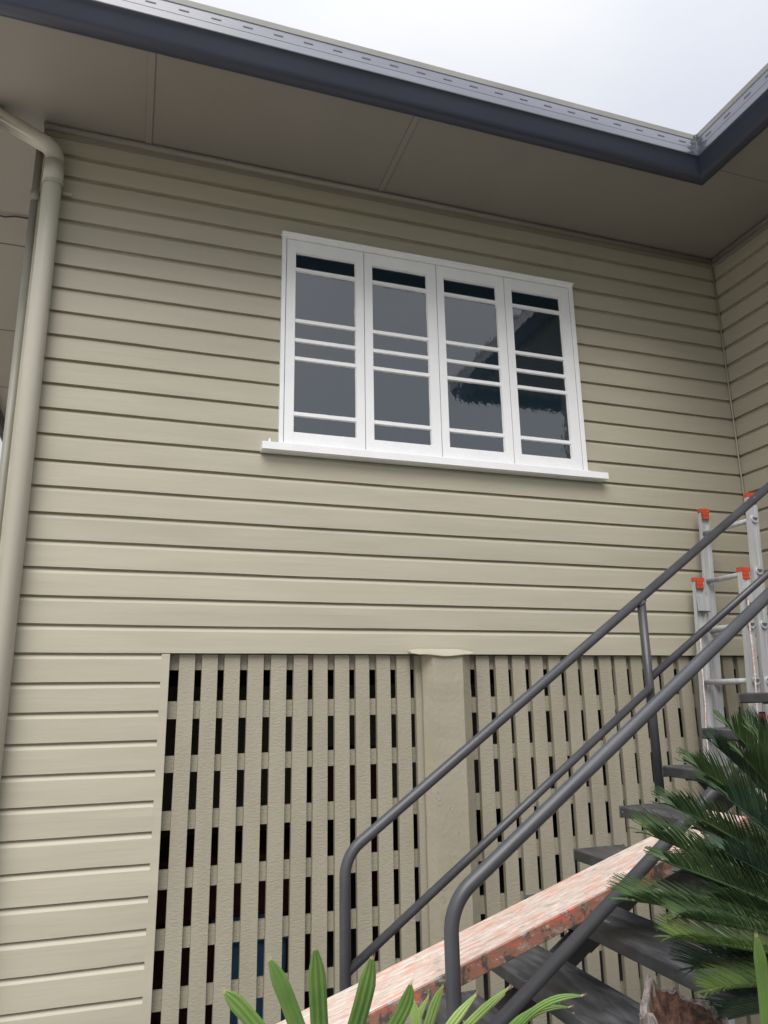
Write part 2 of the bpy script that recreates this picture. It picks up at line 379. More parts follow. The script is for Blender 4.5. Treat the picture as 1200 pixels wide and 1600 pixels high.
# gutters: dark curved face with a bright slotted lip, mitred at the inner corner
def gutter(name, start, end, m0=0, m1=0, outdir=(0, -1)):
    """start/end = points of the soffit edge line; outdir = outward; m0/m1 = mitre factors at the ends"""
    s, e = Vector((*start, 0)), Vector((*end, 0)); d = (e-s).normalized(); o = Vector((*outdir, 0))
    prof = [(-.014, .14), (-.012, .002), (-.006, -.006), (.020, -.010), (.046, -.009), (.058, -.004), (.067, .006), (.074, .020), (.084, .042), (.094, .064), (.104, .085), (.112, .096), (.1175, .100)]
    lip = [(.119, .098), (.1215, .102), (.1215, .140), (.118, .144), (.118, .148), (.1195, .150), (.1195, .206), (.117, .210), (.117, .214), (.121, .217)]
    top = [(.121, .2175), (.1225, .252), (.119, .258), (.105, .258), (.04, .252)]
    def row(q): 
        off, z = q
        return [s+o*off+d*(-off*m0)+Vector((0, 0, GB+z)), e+o*off+d*(off*m1)+Vector((0, 0, GB+z))]
    b = MB(); b.grid([row(q) for q in prof], 0, True); gu = b.build(name, M['gutter'], house)
    b = MB(); b.grid([row(q) for q in lip]); li = b.build('gutter_lip', M['lip'], gu)
    b = MB(); b.grid([row(q) for q in top]); b.build('gutter_bead', M['lip_top'], gu)
    # slots pressed into the lip
    b = MB(); Ln = (e-s).length; x = .06
    while x < Ln+.1*m1-.05:
        c = s+d*x+o*.1205+Vector((0, 0, GB+.180))
        T = Matrix.Translation(c) @ Matrix((d, o, Vector((0, 0, 1)))).transposed().to_4x4()
        b = MB(); b.box((-.026, -.002, -.0035), (.026, .0012, .0035), 0, T); x += .165
        b.build('slot', M['slot'], gu)
    return gu
gutter('gutter', (-1.65, EV), (XG, EV), 1, -1)
gutter('gutter', (XG, EV), (XG, YWG), -1, 1, (-1, 0))
gutter('gutter', (XG, YWG), (9.5, YWG), 1, 0)
gutter('gutter', (-1.65, YB), (-1.65, EV), 0, 1, (-1, 0))
c = Vector((XG-.1225, EV-.1225, GB)); b = MB()
def smear(fn):
    up = [fn(.012+.075*(1-i/11)*abs(math.sin(i*2.3+1))+.02*(1-i/11), .104+.148*i/11) for i in range(12)]
    dn = [fn(0, .104+.148*i/11) for i in range(12)]
    b.grid([dn, up])
smear(lambda a, h: (c.x-a, c.y-.0012, c.z+h)); smear(lambda a, h: (c.x-.0012, c.y-a*1.1, c.z+h))
b.tube([(c.x+.001, c.y+.001, c.z+.10), (c.x, c.y, c.z+.16), (c.x+.001, c.y+.001, c.z+.215), (c.x, c.y, c.z+.256)], .005, 8, rad=[.003, .005, .0035, .006])
b.build('sealant', M['sealant'], house)
# roof planes (hips over both wings)
b = MB(); t = math.tan(R(20)); zr = GB+.25
b.face([(-1.6, EV-.06, zr), (XG-.06, EV-.06, zr), (XG+2.5, 4.5, zr+5.31*t), (3.0, 4.5, zr+5.31*t)])
b.face([(XG-.06, EV-.06, zr), (XG-.06, YWG, zr), (6.6, .0, zr+3.1*t), (XG+2.5, 4.5, zr+5.31*t)])
b.face([(XG-.06, YWG-.06, zr), (9.6, YWG-.06, zr), (6.6, .0, zr+3.1*t)])
b.face([(9.6, YWG, zr), (9.6, YB, zr), (XG+2.5, 4.5, zr+5.31*t), (6.6, 0, zr+3.1*t)])
b.face([(-1.72, YB, zr), (-1.72, EV-.06, zr), (3.0, 4.5, zr+5.31*t)])
b.face([(9.6, YB, zr), (-1.72, YB, zr), (3.0, 4.5, zr+5.31*t), (XG+2.5, 4.5, zr+5.31*t)])
b.build('roof', M['roof'], house)

# window
win = MB()
WX0, WX1, WZ0, WZ1 = .778, 2.944, 3.150, 4.598
F = -.030
win.box((WX0, F, WZ0), (WX0+.026, .012, WZ1)); win.box((WX1-.034, F, WZ0), (WX1, .012, WZ1))
win.box((WX0+.026, F, WZ1-.030), (WX1-.034, .012, WZ1)); win.box((WX0-.004, F-.012, WZ1), (WX1+.006, .01, WZ1+.012))
win.box((WX0+.026, -.004, WZ0), (WX1-.034, .010, WZ1-.03))
window = win.build('window', M['white'], house, .002)
sx = [.806, 1.330, 1.852, 2.376, 2.908]; gx = [(.868, 1.272), (1.388, 1.782), (1.908, 2.312), (2.434, 2.830)]
mz = [4.356, 3.990, 3.855, 3.729, 3.356]; gz0, gz1 = 3.234, 4.476
for i in range(4):
    b = MB(); x0, x1 = sx[i]+.0025, sx[i+1]-.0025; z0, z1 = WZ0+.010, WZ1-.034; a, c = gx[i]
    y0, y1 = -.026, -.005
    b.box((x0, y0, z0), (a, y1, z1)); b.box((c, y0, z0), (x1, y1, z1))
    b.box((a, y0, z0), (c, y1, gz0)); b.box((a, y0, gz1), (c, y1, z1))
    for z in mz: b.box((a, y0+.004, z-.0118), (c, y1, z+.0118))
    # putty fillets and brushed paint edges
    zs = [gz1]+mz+[gz0]
    for j in range(6):
        zt, zb = zs[j]-(.0118 if j else 0), zs[j+1]+(.0118 if j < 5 else 0)
        n = 14
        for k in range(n):
            u0, u1 = a+(c-a)*k/n, a+(c-a)*(k+1)/n
            h0 = .005+.004*abs(nz3(u0*30, zb, i)); h1 = .005+.004*abs(nz3(u1*30, zb, i))
            b.face([(u0, -.0085, zb+h0), (u0, -.020, zb), (u1, -.020, zb), (u1, -.0085, zb+h1)])
            h0 = .004+.003*abs(nz3(u0*30, zt, i)); h1 = .004+.003*abs(nz3(u1*30, zt, i))
            b.face([(u0, -.020, zt), (u0, -.0085, zt-h0), (u1, -.0085, zt-h1), (u1, -.020, zt)])
        n = 6
        for k in range(n):
            u0, u1 = zb+(zt-zb)*k/n, zb+(zt-zb)*(k+1)/n
            h0 = .004+.004*abs(nz3(u0*30, a, 3)); h1 = .004+.004*abs(nz3(u1*30, a, 3))
            b.face([(a, -.021, u0), (a+h0, -.0085, u0), (a+h1, -.0085, u1), (a, -.021, u1)])
            b.face([(c-h0, -.0085, u0), (c, -.021, u0), (c, -.021, u1), (c-h1, -.0085, u1)])
    b.build('sash', M['white'], window, .0012)
    b = MB()
    b.box((a-.002, -.0095, gz0-.002), (c+.002, -.0065, gz1+.002))
    b.build('pane', M['glass'], window)
b = MB(); b.box((.672, -.078, 3.094), (3.072, .012, 3.140)); b.box((WX0+.0, -.060, 3.140), (WX1, .012, WZ0))
b.tube([(.722, -.03, 3.135), (.722, -.03, 3.164), (.724, -.03, 3.178)], .006, 8, rad=[.010, .007, .003])
b.build('sill', M['white'], window, .004)

# downpipe, conduit
b = MB()
b.tube(fillet([(-.603, -.075, GND+.03), (-.603, -.075, 4.85), (-.95, -.075, 5.012), (-1.3, -.075, 5.17)], .11, 12), .052, 28)
dp = b.build('downpipe', M['pipe'], house)
b = MB(); b.tube([(-.603, -.075, 4.62), (-.603, -.075, 4.76)], .0565, 28); b.build('socket', M['pipe'], dp)
b = MB(); ring = [(-.603+.060*math.cos(q), -.075+.060*math.sin(q)) for q in [R(-20+i*20) for i in range(-8, 4)]]
b.grid([[(x, y, 4.60) for x, y in ring], [(x, y, 4.615) for x, y in ring]], 0, True)
b.box((-.548, -.02, 4.597), (-.50, -.012, 4.617)); b.build('pipe_bracket', M['pipe'], dp)
b = MB(); b.tube([(-.700, .005, GND+.03), (-.700, .005, 5.0)], .024, 14); b.tube([(-.700, .005, 4.53), (-.700, .005, 4.60)], .029, 14)
b.tube([(-.700, .005, 2.2), (-.700, .005, 2.26)], .028, 14)
b.build('conduit', M['conduit'], house)

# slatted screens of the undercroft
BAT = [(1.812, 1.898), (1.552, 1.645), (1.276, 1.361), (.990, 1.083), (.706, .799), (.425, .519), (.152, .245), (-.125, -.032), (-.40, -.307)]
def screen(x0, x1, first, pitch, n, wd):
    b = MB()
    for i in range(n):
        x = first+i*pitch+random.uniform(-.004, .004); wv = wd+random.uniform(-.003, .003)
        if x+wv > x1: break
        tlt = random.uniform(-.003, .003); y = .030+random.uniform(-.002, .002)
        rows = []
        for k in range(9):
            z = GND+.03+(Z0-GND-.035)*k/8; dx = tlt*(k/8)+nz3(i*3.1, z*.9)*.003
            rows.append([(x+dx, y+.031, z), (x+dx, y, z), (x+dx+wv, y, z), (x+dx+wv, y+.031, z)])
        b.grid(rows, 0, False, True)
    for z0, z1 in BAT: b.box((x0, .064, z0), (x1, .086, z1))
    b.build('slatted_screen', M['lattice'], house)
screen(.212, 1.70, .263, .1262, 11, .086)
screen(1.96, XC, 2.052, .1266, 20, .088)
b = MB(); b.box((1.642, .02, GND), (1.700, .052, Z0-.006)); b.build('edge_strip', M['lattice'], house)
# wing undercroft screen
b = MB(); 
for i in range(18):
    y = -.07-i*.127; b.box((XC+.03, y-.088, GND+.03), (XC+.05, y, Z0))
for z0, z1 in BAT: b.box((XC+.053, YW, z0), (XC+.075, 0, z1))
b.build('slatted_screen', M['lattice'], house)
# concrete post with chamfered corners
b = MB(); rows = []
poly = [(1.704, .2), (1.672, -.020), (1.712, -.088), (1.905, -.088), (1.984, -.020), (1.95, .2)]
n = 60
for k in range(n+1):
    z = Z0-.008-(Z0-.008-GND)*k/n
    rows.append([(x+nz3(i*5, z*7)*.0035, y+nz3(i*5+2, z*9, 4)*.0035, z) for i, (x, y) in enumerate(poly)])
b.grid(rows, 0, False, True); cp = b.build('concrete_post', M['post'], house)
mc1 = mat('exposed concrete', (.42, .40, .34), .9, (.22, .20, .17), (90, 90, 90), bump=.004, bscale=(120, 120, 120))
for x, z, r_ in ((1.795, 1.70, .014), (1.722, 1.10, .020), (1.728, 1.065, .016), (1.80, 1.03, .012), (1.74, .62, .016), (1.733, .56, .018), (1.86, 1.35, .007), (1.77, 1.42, .006), (1.84, .9, .007), (1.722, .36, .014), (1.79, .75, .006)):
    b = MB(); k_ = 11; o_ = [(x+r_*.6*(1+.45*nz3(i*2.7, z*9, x*9))*math.cos(2*math.pi*i/k_), -.0905, z+r_*(1+.45*nz3(i*3.1, z*5, x*3))*math.sin(2*math.pi*i/k_)) for i in range(k_)]
    c_ = (x+.002, -.0885, z-.001)
    for i in range(k_): b.face([o_[i], o_[(i+1) % k_], c_])
    b.build('chip', mc1, cp)
b = MB(); top = []; fr = []; lo = []
for k in range(15):
    u = k/14; e = abs(u-.5)*2
    top.append((1.585+.395*u, -.012, 1.932-.012*max(0, e-.7)*3)); 
    fr.append((1.600+.372*u+(.022*(2*u-1) if k in (0, 14) else 0), -.105+.02*max(0, e-.8)*5, 1.893+.004*math.sin(u*9)-.004*math.sin(u*3.1)+(.010 if k in (0, 14) else 0)))
    lo.append((fr[-1][0], fr[-1][1]+.001, fr[-1][2]-.0035))
back = [(p[0], -.010, p[2]-.008) for p in top]
b.grid([top, fr, lo, back], 0, False); b.build('cap_flashing', M['siding'], house)
# door of the wing at the head of the stairs
b = MB(); b.box((XC-.03, -2.2, 2.50), (XC-.008, -1.28, 4.58)); d = b.build('door', M['white'], house, .003)
b = MB()
for z in (2.65, 3.6): b.box((XC-.038, -2.08, z), (XC-.031, -1.40, z+.82))
b.build('panel', M['white'], d, .004)

# ------------------------------------------------------------------ things seen through the slats
b = MB(); b.box((.62, .62, GND+.02), (1.00, 1.0, .30)); b.box((.60, .60, .26), (1.02, 1.02, .31))
tag(b.build('storage_tub', M['blue'], None, .012), 'blue plastic storage tub behind the slats near the foot of the screen', 'tub')
b = MB(); b.box((.2, 1.35, GND+.02), (1.42, 1.75, .62)); b.box((.2, 1.28, .22), (1.42, 1.36, .62))
tag(b.build('covered_bench', M['maroon'], None, .03), 'dark maroon covered bench in the undercroft behind the left screen', 'bench')
b = MB(); b.box((1.25, .9, .9), (1.72, 1.2, 1.32)); b.box((1.25, .9, GND+.02), (1.29, 1.2, .9)); b.box((1.68, .9, GND+.02), (1.72, 1.2, .9))
tag(b.build('cabinet', M['maroon'], None, .01), 'maroon cabinet on legs behind the slats beside the concrete post', 'cabinet')
b = MB(); b.box((.0, 2.0, .66), (1.6, 2.4, .70))
for x in (.02, 1.54): b.box((x, 2.02, GND+.02), (x+.05, 2.38, .66))
tag(b.build('shelf', M['brownbox'], None, .004), 'brown timber shelf deep in the undercroft behind the bench', 'shelf')

# ------------------------------------------------------------------ staircase
YF, YN = -1.12, -2.28
SX, SZ, GO, RI = 2.463, 1.303, .258, .167
st = thing('staircase', 'dark grey open-tread staircase with tube handrails rising to the right', 'staircase', (.6, -1.7, 0))
for k in range(-7, 11):
    x, z = SX-GO*k, SZ-RI*k; b = MB()
    n = 10; rows = []
    for i in range(n+1):
        y = YF+(YN-YF)*i/n; q = nz3(k*4.1, y*3)*.002
        rows.append([(x+q, y, z-.045), (x+q, y, z-.001), (x+.262, y, z), (x+.262, y, z-.045)])
    nn = b.grid(rows, 0, False, True)
    b.f.append((nn, nn+1, nn+2, nn+3)); b.mi.append(0); b.sm.append(False)
    l = nn+n*4; b.f.append((l+3, l+2, l+1, l)); b.mi.append(0); b.sm.append(False)
    b.build('tread', M['tread'], st, .004)
def nl(x): return SZ+(x-SX)*RI/GO
b = MB()
def strut(b, y0, y1, x0, x1, top, bot):
    P_ = [Vector((x0, y0, nl(x0)+top)), Vector((x1, y0, nl(x1)+top)), Vector((x1, y0, nl(x1)+bot)), Vector((x0, y0, nl(x0)+bot))]
    Q = [p+Vector((0, y1-y0, 0)) for p in P_]
    b.face(P_); b.face(list(reversed(Q)))
    for i in range(4): j = (i+1) % 4; b.face([P_[i], Q[i], Q[j], P_[j]])
strut(b, -1.315, -1.255, .10, 4.3, -.195, -.300)
b.build('stringer', M['stringer'], st)
for k in range(-7, 9):
    x, z = SX-GO*k, SZ-RI*k; b = MB()
    b.box((x+.03, -1.335, z-.053), (x+.25, -1.235, z-.046)); b.face([(x+.05, -1.285, z-.053), (x+.25, -1.285, z-.053), (x+.25, -1.285, z-.17), (x+.2, -1.285, z-.2)])
    b.build('bracket', M['stringer'], st)
D = .0228
def hr(y, x_post, top, mid, x_end, px2, split):
    """top, mid = (slope, height at x = 0) of the two tubes"""
    zt = lambda x: top[0]*x+top[1]
    zm = lambda x: mid[0]*x+mid[1]
    b = MB(); b.tube(fillet([(x_post, y, GND+.02), (x_post, y, zt(x_post)), (x_end, y, zt(x_end))], .16, 14), D, 24)
    h = b.build('handrail', M['rail'], st)
    if split:
        b = MB(); b.tube([(x_post+.01, y, zm(x_post)), (px2-.012, y-.028, zm(px2-.012)-.012)], D*.80, 18); b.build('mid_rail', M['rail'], h)
        b = MB(); b.tube([(px2+.012, y, zm(px2+.03)+.004), (x_end, y, zm(x_end)-.06)], D*.80, 18); b.build('mid_rail', M['rail'], h)
    else:
        b = MB(); b.tube([(x_post+.01, y, zm(x_post)), (x_end, y, zm(x_end))], D*.92, 20); b.build('mid_rail', M['rail'], h)
    b = MB(); b.tube([(px2, y, nl(px2)-.125), (px2, y, zt(px2)-.012)], D*.95, 20); po = b.build('post', M['rail'], h)
    b = MB(); rr_ = [(px2+math.cos(q)*D*1.02, y+math.sin(q)*D*1.02, zt(px2)-.026+math.cos(q)*.016+.002*math.sin(q*9)) for q in [2*math.pi*i/28 for i in range(29)]]
    b.tube(rr_, .0035, 6); b.build('weld', M['rail'], po)
hr(-1.10, .888, (.7019, .3942), (.705, -.034), 4.25, 2.452, True)
hr(-2.00, .968, (.7017, .3508), (.688, -.0635), 4.25, 2.52, False)

# ------------------------------------------------------------------ plank lying on the treads
b = MB()
px0, px1 = -2.9, 2.235; n = 60
def ptop(x): return .727+.307*(x-.748)-.004*math.sin((x-px0)/(px1-px0)*math.pi)
nv = Vector((-.293, 0, .956)); rows = []
for i in range(n+1):
    x = px0+(px1-px0)*i/n; z = ptop(x); th = .057; e = nz3(x*6, 3)*.0018
    p = lambda y, dz: Vector((x, y, z))+nv*dz
    rows.append([p(-1.872+e, -.004), p(-1.868+e, 0), p(-1.650, 0), p(-1.646, -.004), p(-1.646, -th+.003), p(-1.650, -th), p(-1.868, -th), p(-1.872+e, -th+.003)])
nn = b.grid(rows, 0, False, True)
for fi in range(len(b.f)):
    j = fi % 8
    b.mi[fi] = 0 if j in (1,) else 1
b.f.append(tuple(nn+i for i in range(8))); b.mi.append(1); b.sm.append(False)
l = nn+n*8; b.f.append(tuple(l+i for i in reversed(range(8)))); b.mi.append(1); b.sm.append(False)
tag(b.build('plank', [M['plank_top'], M['plank_edge']]), 'long worn timber plank with scratched orange edges lying across the stairs', 'plank')

# ------------------------------------------------------------------ extension ladder
ld = thing('ladder', 'aluminium extension ladder with orange end caps leaning behind the stairs', 'ladder', (3.5, -.32, 0))
def lx(z, off): return 3.826+off+(z-2.90)*.062
def lrail(y, off, z0, z1, face):
    """C channel: flange towards -X, web across, flange towards +X; web on the outer side (face=+1 far, -1 near)"""
    b = MB(); w_, d_, t_ = .075, .028, .004
    def P3(u, v, z): return (lx(z, off)-w_/2+u, y+v, z)
    s_ = face
    prof = [(0, -s_*d_), (0, 0), (.022, 0), (.024, -s_*.004), (.051, -s_*.004), (.053, 0), (w_, 0), (w_, -s_*d_), (w_-t_, -s_*d_), (w_-t_, -s_*t_), (.053, -s_*t_), (.051, -s_*.008), (.024, -s_*.008), (.022, -s_*t_), (t_, -s_*t_), (t_, -s_*d_)]
    rows = [[P3(u, v, z) for u, v in prof] for z in (z0, z1)]
    b.grid(rows, 0, False, True); b.face([P3(u, v, z1) for u, v in prof])
    b.build('rail', M['alu'], ld)
    b = MB(); z = z1
    b.box((lx(z, off)-w_/2-.004, y-(d_ if face > 0 else 0)-.003, z-.006), (lx(z, off)+w_/2+.004, y+(0 if face > 0 else d_)+.003, z+.022))
    ys = y-(d_ if face > 0 else 0)-.004
    for u in (-.026, -.004, .018): b.box((lx(z, off)+u, ys, z-.05), (lx(z, off)+u+.010, ys+.005, z-.006))
    b.box((lx(z, off)-.028, ys, z-.055), (lx(z, off)+.030, ys+.005, z-.045)); b.box((lx(z, off)-.028, ys, z-.030), (lx(z, off)+.030, ys+.004, z-.024))
    b.box((lx(z, off)-.028, ys+.002, z-.05), (lx(z, off)+.030, ys+.005, z-.006))
    b.build('end_cap', M['orange'], ld, .0015)
for off, z0, z1 in ((0, .55, 2.90), (-.10, GND+.03, 2.40)):
    lrail(-.085 if off == 0 else -.095, off, z0, z1, 1)
    lrail(-.55 if off == 0 else -.54, off, z0, z1, -1)
    z = 2.745
    while z > z0+.05:
        if z < z1-.08:
            b = MB(); b.tube([(lx(z, off), -.09, z), (lx(z, off), -.545, z)], .0175, 14); b.build('rung', M['alu'], ld)
            b = MB()
            b.tube([(lx(z, off), -.549, z), (lx(z, off), -.560, z)], .027, 18)
            b.build('rung_collar', M['alu'], ld)
            b = MB(); pr = [(.021*math.cos(q), .021*math.sin(q)) for q in [math.pi+math.pi*i/10 for i in range(11)]]
            b.face([(lx(z, off)+u, -.5612, z+.008+v) for u, v in pr]); b.build('rung_hole', M['slot'], ld)
        z -= .343
# guide plates, bolts, stickers, rope
for y, s_ in ((-.128, 1), (-.571, -1)):
    b = MB(); z = 2.24; b.box((lx(z, -.10)-.034, y-.004, z-.05), (lx(z, -.10)+.060, y, z+.05)); b.build('guide_plate', M['alu'], ld, .001)
    b = MB()
    b.box((lx(z, -.10)-.034, y-.010, z-.055), (lx(z, -.10)+.062, y-.003, z-.050)); b.build('guide_edge', M['blackmetal'], ld)
for z in (1.93, 1.90, 1.855, 1.82):
    b = MB(); b.tube([(lx(z, -.1)-.004, -.571, z), (lx(z, -.1)-.004, -.577, z)], .006, 8); b.build('rivet', M['alu'], ld)
b = MB(); z = 1.47; b.box((lx(z, -.1)-.030, -.5745, z-.14), (lx(z, -.1)+.032, -.5715, z+.06)); sk = b.build('sticker', M['sticker_black'], ld)
b = MB(); b.box((lx(z, -.1)-.024, -.5755, z+.005), (lx(z, -.1)+.028, -.5745, z+.05)); b.build('sticker_panel', M['sticker_red'], sk)
b = MB(); b.box((lx(z, -.1)-.016, -.5755, z-.045), (lx(z, -.1)+.010, -.5745, z-.030)); b.build('sticker_panel', M['sticker_white'], sk)
for y, off in ((-.135, -.145), (-.585, -.150)):
    b = MB(); zt = 2.03 if y > -.3 else 2.2
    pts = [(lx(zt-i*.09, off)+.010+nz3(i*.7, y)*.010, y+nz3(i*.5, y, 3)*.008, zt-i*.09) for i in range(19)]
    b.tube(pts, .0052, 8); b.build('rope', M['rope'], ld)

# small wrought ornament on the wing wall
def scroll(cx, cz, r, turns=1.1, a0=0):
    return [(XC-.03, cx+r*(1-.35*i/24)*math.cos(a0+i/24*turns*2*math.pi), cz+r*(1-.35*i/24)*math.sin(a0+i/24*turns*2*math.pi)) for i in range(25)]
orn = thing('wall_ornament', 'small black scrolled iron ornament hanging on the wing wall under the eave', 'ornament', (XC-.03, -.62, 4.45))
for i in range(4):
    b = MB(); b.tube(scroll(-.585+(.012*i), 4.62-.085*i, .034, 1.2, .6*i), .0075, 8); b.build('scroll', M['blackmetal'], orn)
b = MB(); b.tube([(XC-.03, -.62, 4.70), (XC-.03, -.61, 4.30)], .008, 8); b.tube([(XC-.03, -.62, 4.66), (XC, -.62, 4.66)], .006, 8); b.build('hook', M['blackmetal'], orn)

# ------------------------------------------------------------------ plants
def bez(a, c, e, t): return a*(1-t)**2+c*2*t*(1-t)+e*t*t
def at(x, y, d):        # a point d metres deep along the line of sight, used to survey the plants' real positions
    return CAM+(cf+cr*((x-600)/1172.9)-cu*((y-800)/1172.9))*d
def cycad_frond(b, base, ctrl, tip, ll=.125, n=62, w=.0048, tw=0.0, mi=0, rachis_mi=0, droop=.012):
    pts = [bez(base, ctrl, tip, i/24) for i in range(25)]
    b.tube(pts, .004, 6, rachis_mi, True, [.0065*(1-i/26)+.0015 for i in range(25)])
    for k in range(n):
        t = .16+.84*(k/(n-1))**.9; p = bez(base, ctrl, tip, t); tg = (bez(base, ctrl, tip, min(1, t+.01))-bez(base, ctrl, tip, t-.01)).normalized()
        sd_ = tg.cross(Vector((0, 0, 1))).normalized(); up = sd_.cross(tg).normalized()
        sd_, up = sd_*math.cos(tw)+up*math.sin(tw), up*math.cos(tw)-sd_*math.sin(tw)
        env = min(1, (t-.10)/.25)*(1-.62*max(0, (t-.78)/.22)**1.3)
        for sg in (-1, 1):
            fw = .62+.55*max(0, t-.6)+random.uniform(-.05, .05)
            d = (tg*(fw+.42)+sd_*sg*.55+up*.52+Vector([random.uniform(-.04, .04) for _ in range(3)])).normalized()
            L_ = ll*env*random.uniform(.92, 1.06)
            if t > .97: d = (tg+sd_*sg*.25+up*.12).normalized()
            nrm = d.cross(tg).normalized(); wv = d.cross(nrm).normalized()*w
            q = []
            for s_ in (0, .35, .75, 1):
                c_ = p+d*L_*s_+tg*(L_*.13*s_*s_)-Vector((0, 0, droop*s_*s_))
                ww = wv*(.55, 1, .75, .06)[int(s_*2.99) if s_ < 1 else 3]
                q.append([c_-ww, c_+nrm*.0012, c_+ww])
            b.grid(q, mi, False)
cy = thing('cycad', 'dark green sago cycad with stiff feathery fronds beside the stairs', 'cycad', tuple(at(1480, 1540, 1.95)*1)[:2]+(GND,))
crown = at(1470, 1540, 1.92)
b = MB(); b.tube([(crown.x, crown.y, GND), (crown.x+.01, crown.y, crown.z*.5), (crown.x, crown.y, crown.z-.02)], .12, 16, rad=[.16, .14, .10]); b.build('trunk', M['bark'], cy)
FR = [  # tip px, tip depth, arch control px, depth, material, leaflet length
 ((1128, 1124), 1.95, (1215, 1215), 2.0, 0, .13), ((1166, 1126), 2.1, (1240, 1200), 2.1, 2, .12), ((1064, 1186), 1.88, (1200, 1262), 1.9, 0, .13),
 ((1100, 1150), 1.99, (1210, 1240), 2.0, 2, .12),
 ((1027, 1252), 1.80, (1170, 1305), 1.85, 0, .13), ((988, 1294), 1.74, (1150, 1355), 1.80, 0, .14), ((1014, 1338), 1.66, (1170, 1390), 1.75, 0, .12),
 ((957, 1404), 1.62, (1120, 1420), 1.70, 0, .13), ((1026, 1462), 1.52, (1160, 1478), 1.62, 1, .11), ((1068, 1516), 1.60, (1170, 1500), 1.70, 2, .12),
 ((1075, 1290), 1.86, (1215, 1350), 1.88, 0, .12), ((1060, 1360), 1.76, (1190, 1400), 1.8, 2, .12), ((1085, 1215), 1.93, (1215, 1290), 1.93, 0, .12), ((1100, 1400), 1.72, (1210, 1430), 1.78, 0, .12), ((1150, 1170), 1.9, (1240, 1270), 1.92, 0, .12),
 ((1128, 1500), 1.66, (1210, 1500), 1.75, 2, .12), ((1112, 1600), 1.62, (1210, 1570), 1.72, 2, .12), ((1150, 1560), 1.72, (1230, 1545), 1.8, 2, .12),
 ((1160, 1440), 1.78, (1260, 1450), 1.82, 2, .12), ((1092, 1552), 1.50, (1180, 1530), 1.62, 1, .10), ((1040, 1430), 1.57, (1150, 1440), 1.68, 0, .11), ((1165, 1132), 1.80, (1255, 1240), 1.85, 0, .12),
 ((1115, 1230), 1.80, (1230, 1320), 1.82, 2, .12), ((1110, 1320), 1.72, (1230, 1380), 1.78, 2, .12)]
MT = ['cycad', 'cycad_tip', 'cycad_dark']
for (tp, td, cp, cd, mi, ll) in FR:
    b = MB(); cycad_frond(b, crown+Vector((random.uniform(-.03, .03), random.uniform(-.03, .03), random.uniform(-.02, .03))), at(*cp, cd), at(*tp, td).lerp(at(*cp, cd), .17), ll*1.02, 92, .0019, random.uniform(-.25, .25))
    b.build('frond', M[MT[mi]], cy)
for i in range(22):
    a = 2*math.pi*i/22; 
    if -2.9 < math.atan2(math.sin(a), math.cos(a)) < -2.0 or math.cos(a) < -.15: continue
    d = Vector((math.cos(a), math.sin(a), 0)); el = random.uniform(.0, .5)
    b = MB(); cycad_frond(b, crown+d*.02, crown+d*.5+Vector((0, 0, .28+el)), crown+d*.95+Vector((0, 0, -.1+el)), .13, 50, .003); b.build('frond', M['cycad'], cy)

def palm_leaf(b, hub, mid, tip, w=.0135, facing=None, mi=0):
    n = 16; view = (CAM-mid).normalized() if facing is None else facing; rows = []
    for i in range(n+1):
        t = i/n; p = bez(hub, mid*2-(hub+tip)*.5, tip, t); tg = (bez(hub, mid*2-(hub+tip)*.5, tip, min(1, t+.02))-bez(hub, mid*2-(hub+tip)*.5, tip, max(0, t-.02))).normalized()
        s_ = tg.cross(view).normalized(); nn_ = s_.cross(tg).normalized()
        ww = w*min(1, .45+t*1.5)*(1 if t < .8 else 1-.72*((t-.8)/.2)**1.4)
        rows.append([p+s_*(ww*u)+nn_*(ww*(.16+.05*(j % 3))*(1 if j % 2 else 0)-abs(u)*ww*.3) for j, u in enumerate((-1, -.66, -.33, 0, .33, .66, 1))])
    b.grid(rows, mi, False)
    e = rows[-1]; tg = (tip-mid).normalized()
    for j in range(6): b.face([e[j], e[j+1], (e[j]+e[j+1])/2+tg*random.uniform(.004, .014)], mi+1)
def lady_palm(label, root, fans):
    t = thing('lady_palm', label, 'palm', root, 'small palms in front of the stairs')
    for hub, leaves, m_, dep in fans:
        h = at(*hub, dep)
        b = MB(); b.tube([(root[0], root[1], GND), (root[0]+.02, root[1], h.z*.5), tuple(h)], .008, 8, rad=[.014, .010, .005]); b.build('stem', M['palm'], t)
        for (mx_, my_), (tx, ty), w_, dd in leaves:
            b = MB(); palm_leaf(b, h, at(mx_, my_, dep+dd*.5), at(tx, ty, dep+dd), w_); b.build('leaf', [M[m_], M['leaf_tip']], t)
r1 = at(505, 1740, 1.22)
lady_palm('green strappy palm fan low in front of the slatted screen, five broad upright leaves', (r1.x, r1.y, GND),
  [((505, 1740), [((408, 1612), (352, 1551), .0125, .0), ((463, 1600), (422, 1501), .0135, .03), ((499, 1600), (493, 1485), .0145, .0), ((554, 1610), (581, 1499), .014, -.02), ((607, 1618), (641, 1539), .011, .02),
      ((420, 1690), (330, 1680), .012, -.05), ((600, 1700), (680, 1690), .012, -.05)], 'palm', 1.22)])
r2 = at(650, 1720, 1.3)
lady_palm('pale green palm with thin leaves rising round the foot of the near handrail', (r2.x, r2.y, GND),
  [((650, 1720), [((665, 1620), (691, 1543), .0085, .0), ((652, 1630), (646, 1566), .010, .05), ((706, 1630), (792, 1546), .007, .0), ((680, 1640), (742, 1556), .009, .1), ((640, 1640), (668, 1560), .007, .06)], 'palm_pale', 1.3),
   ((760, 1700), [((822, 1590), (908, 1556), .0055, .0), ((815, 1600), (888, 1574), .0045, .02), ((780, 1630), (838, 1575), .007, .05), ((790, 1620), (850, 1568), .005, .03)], 'palm', 1.25)])
r3 = at(1205, 1720, 1.2)
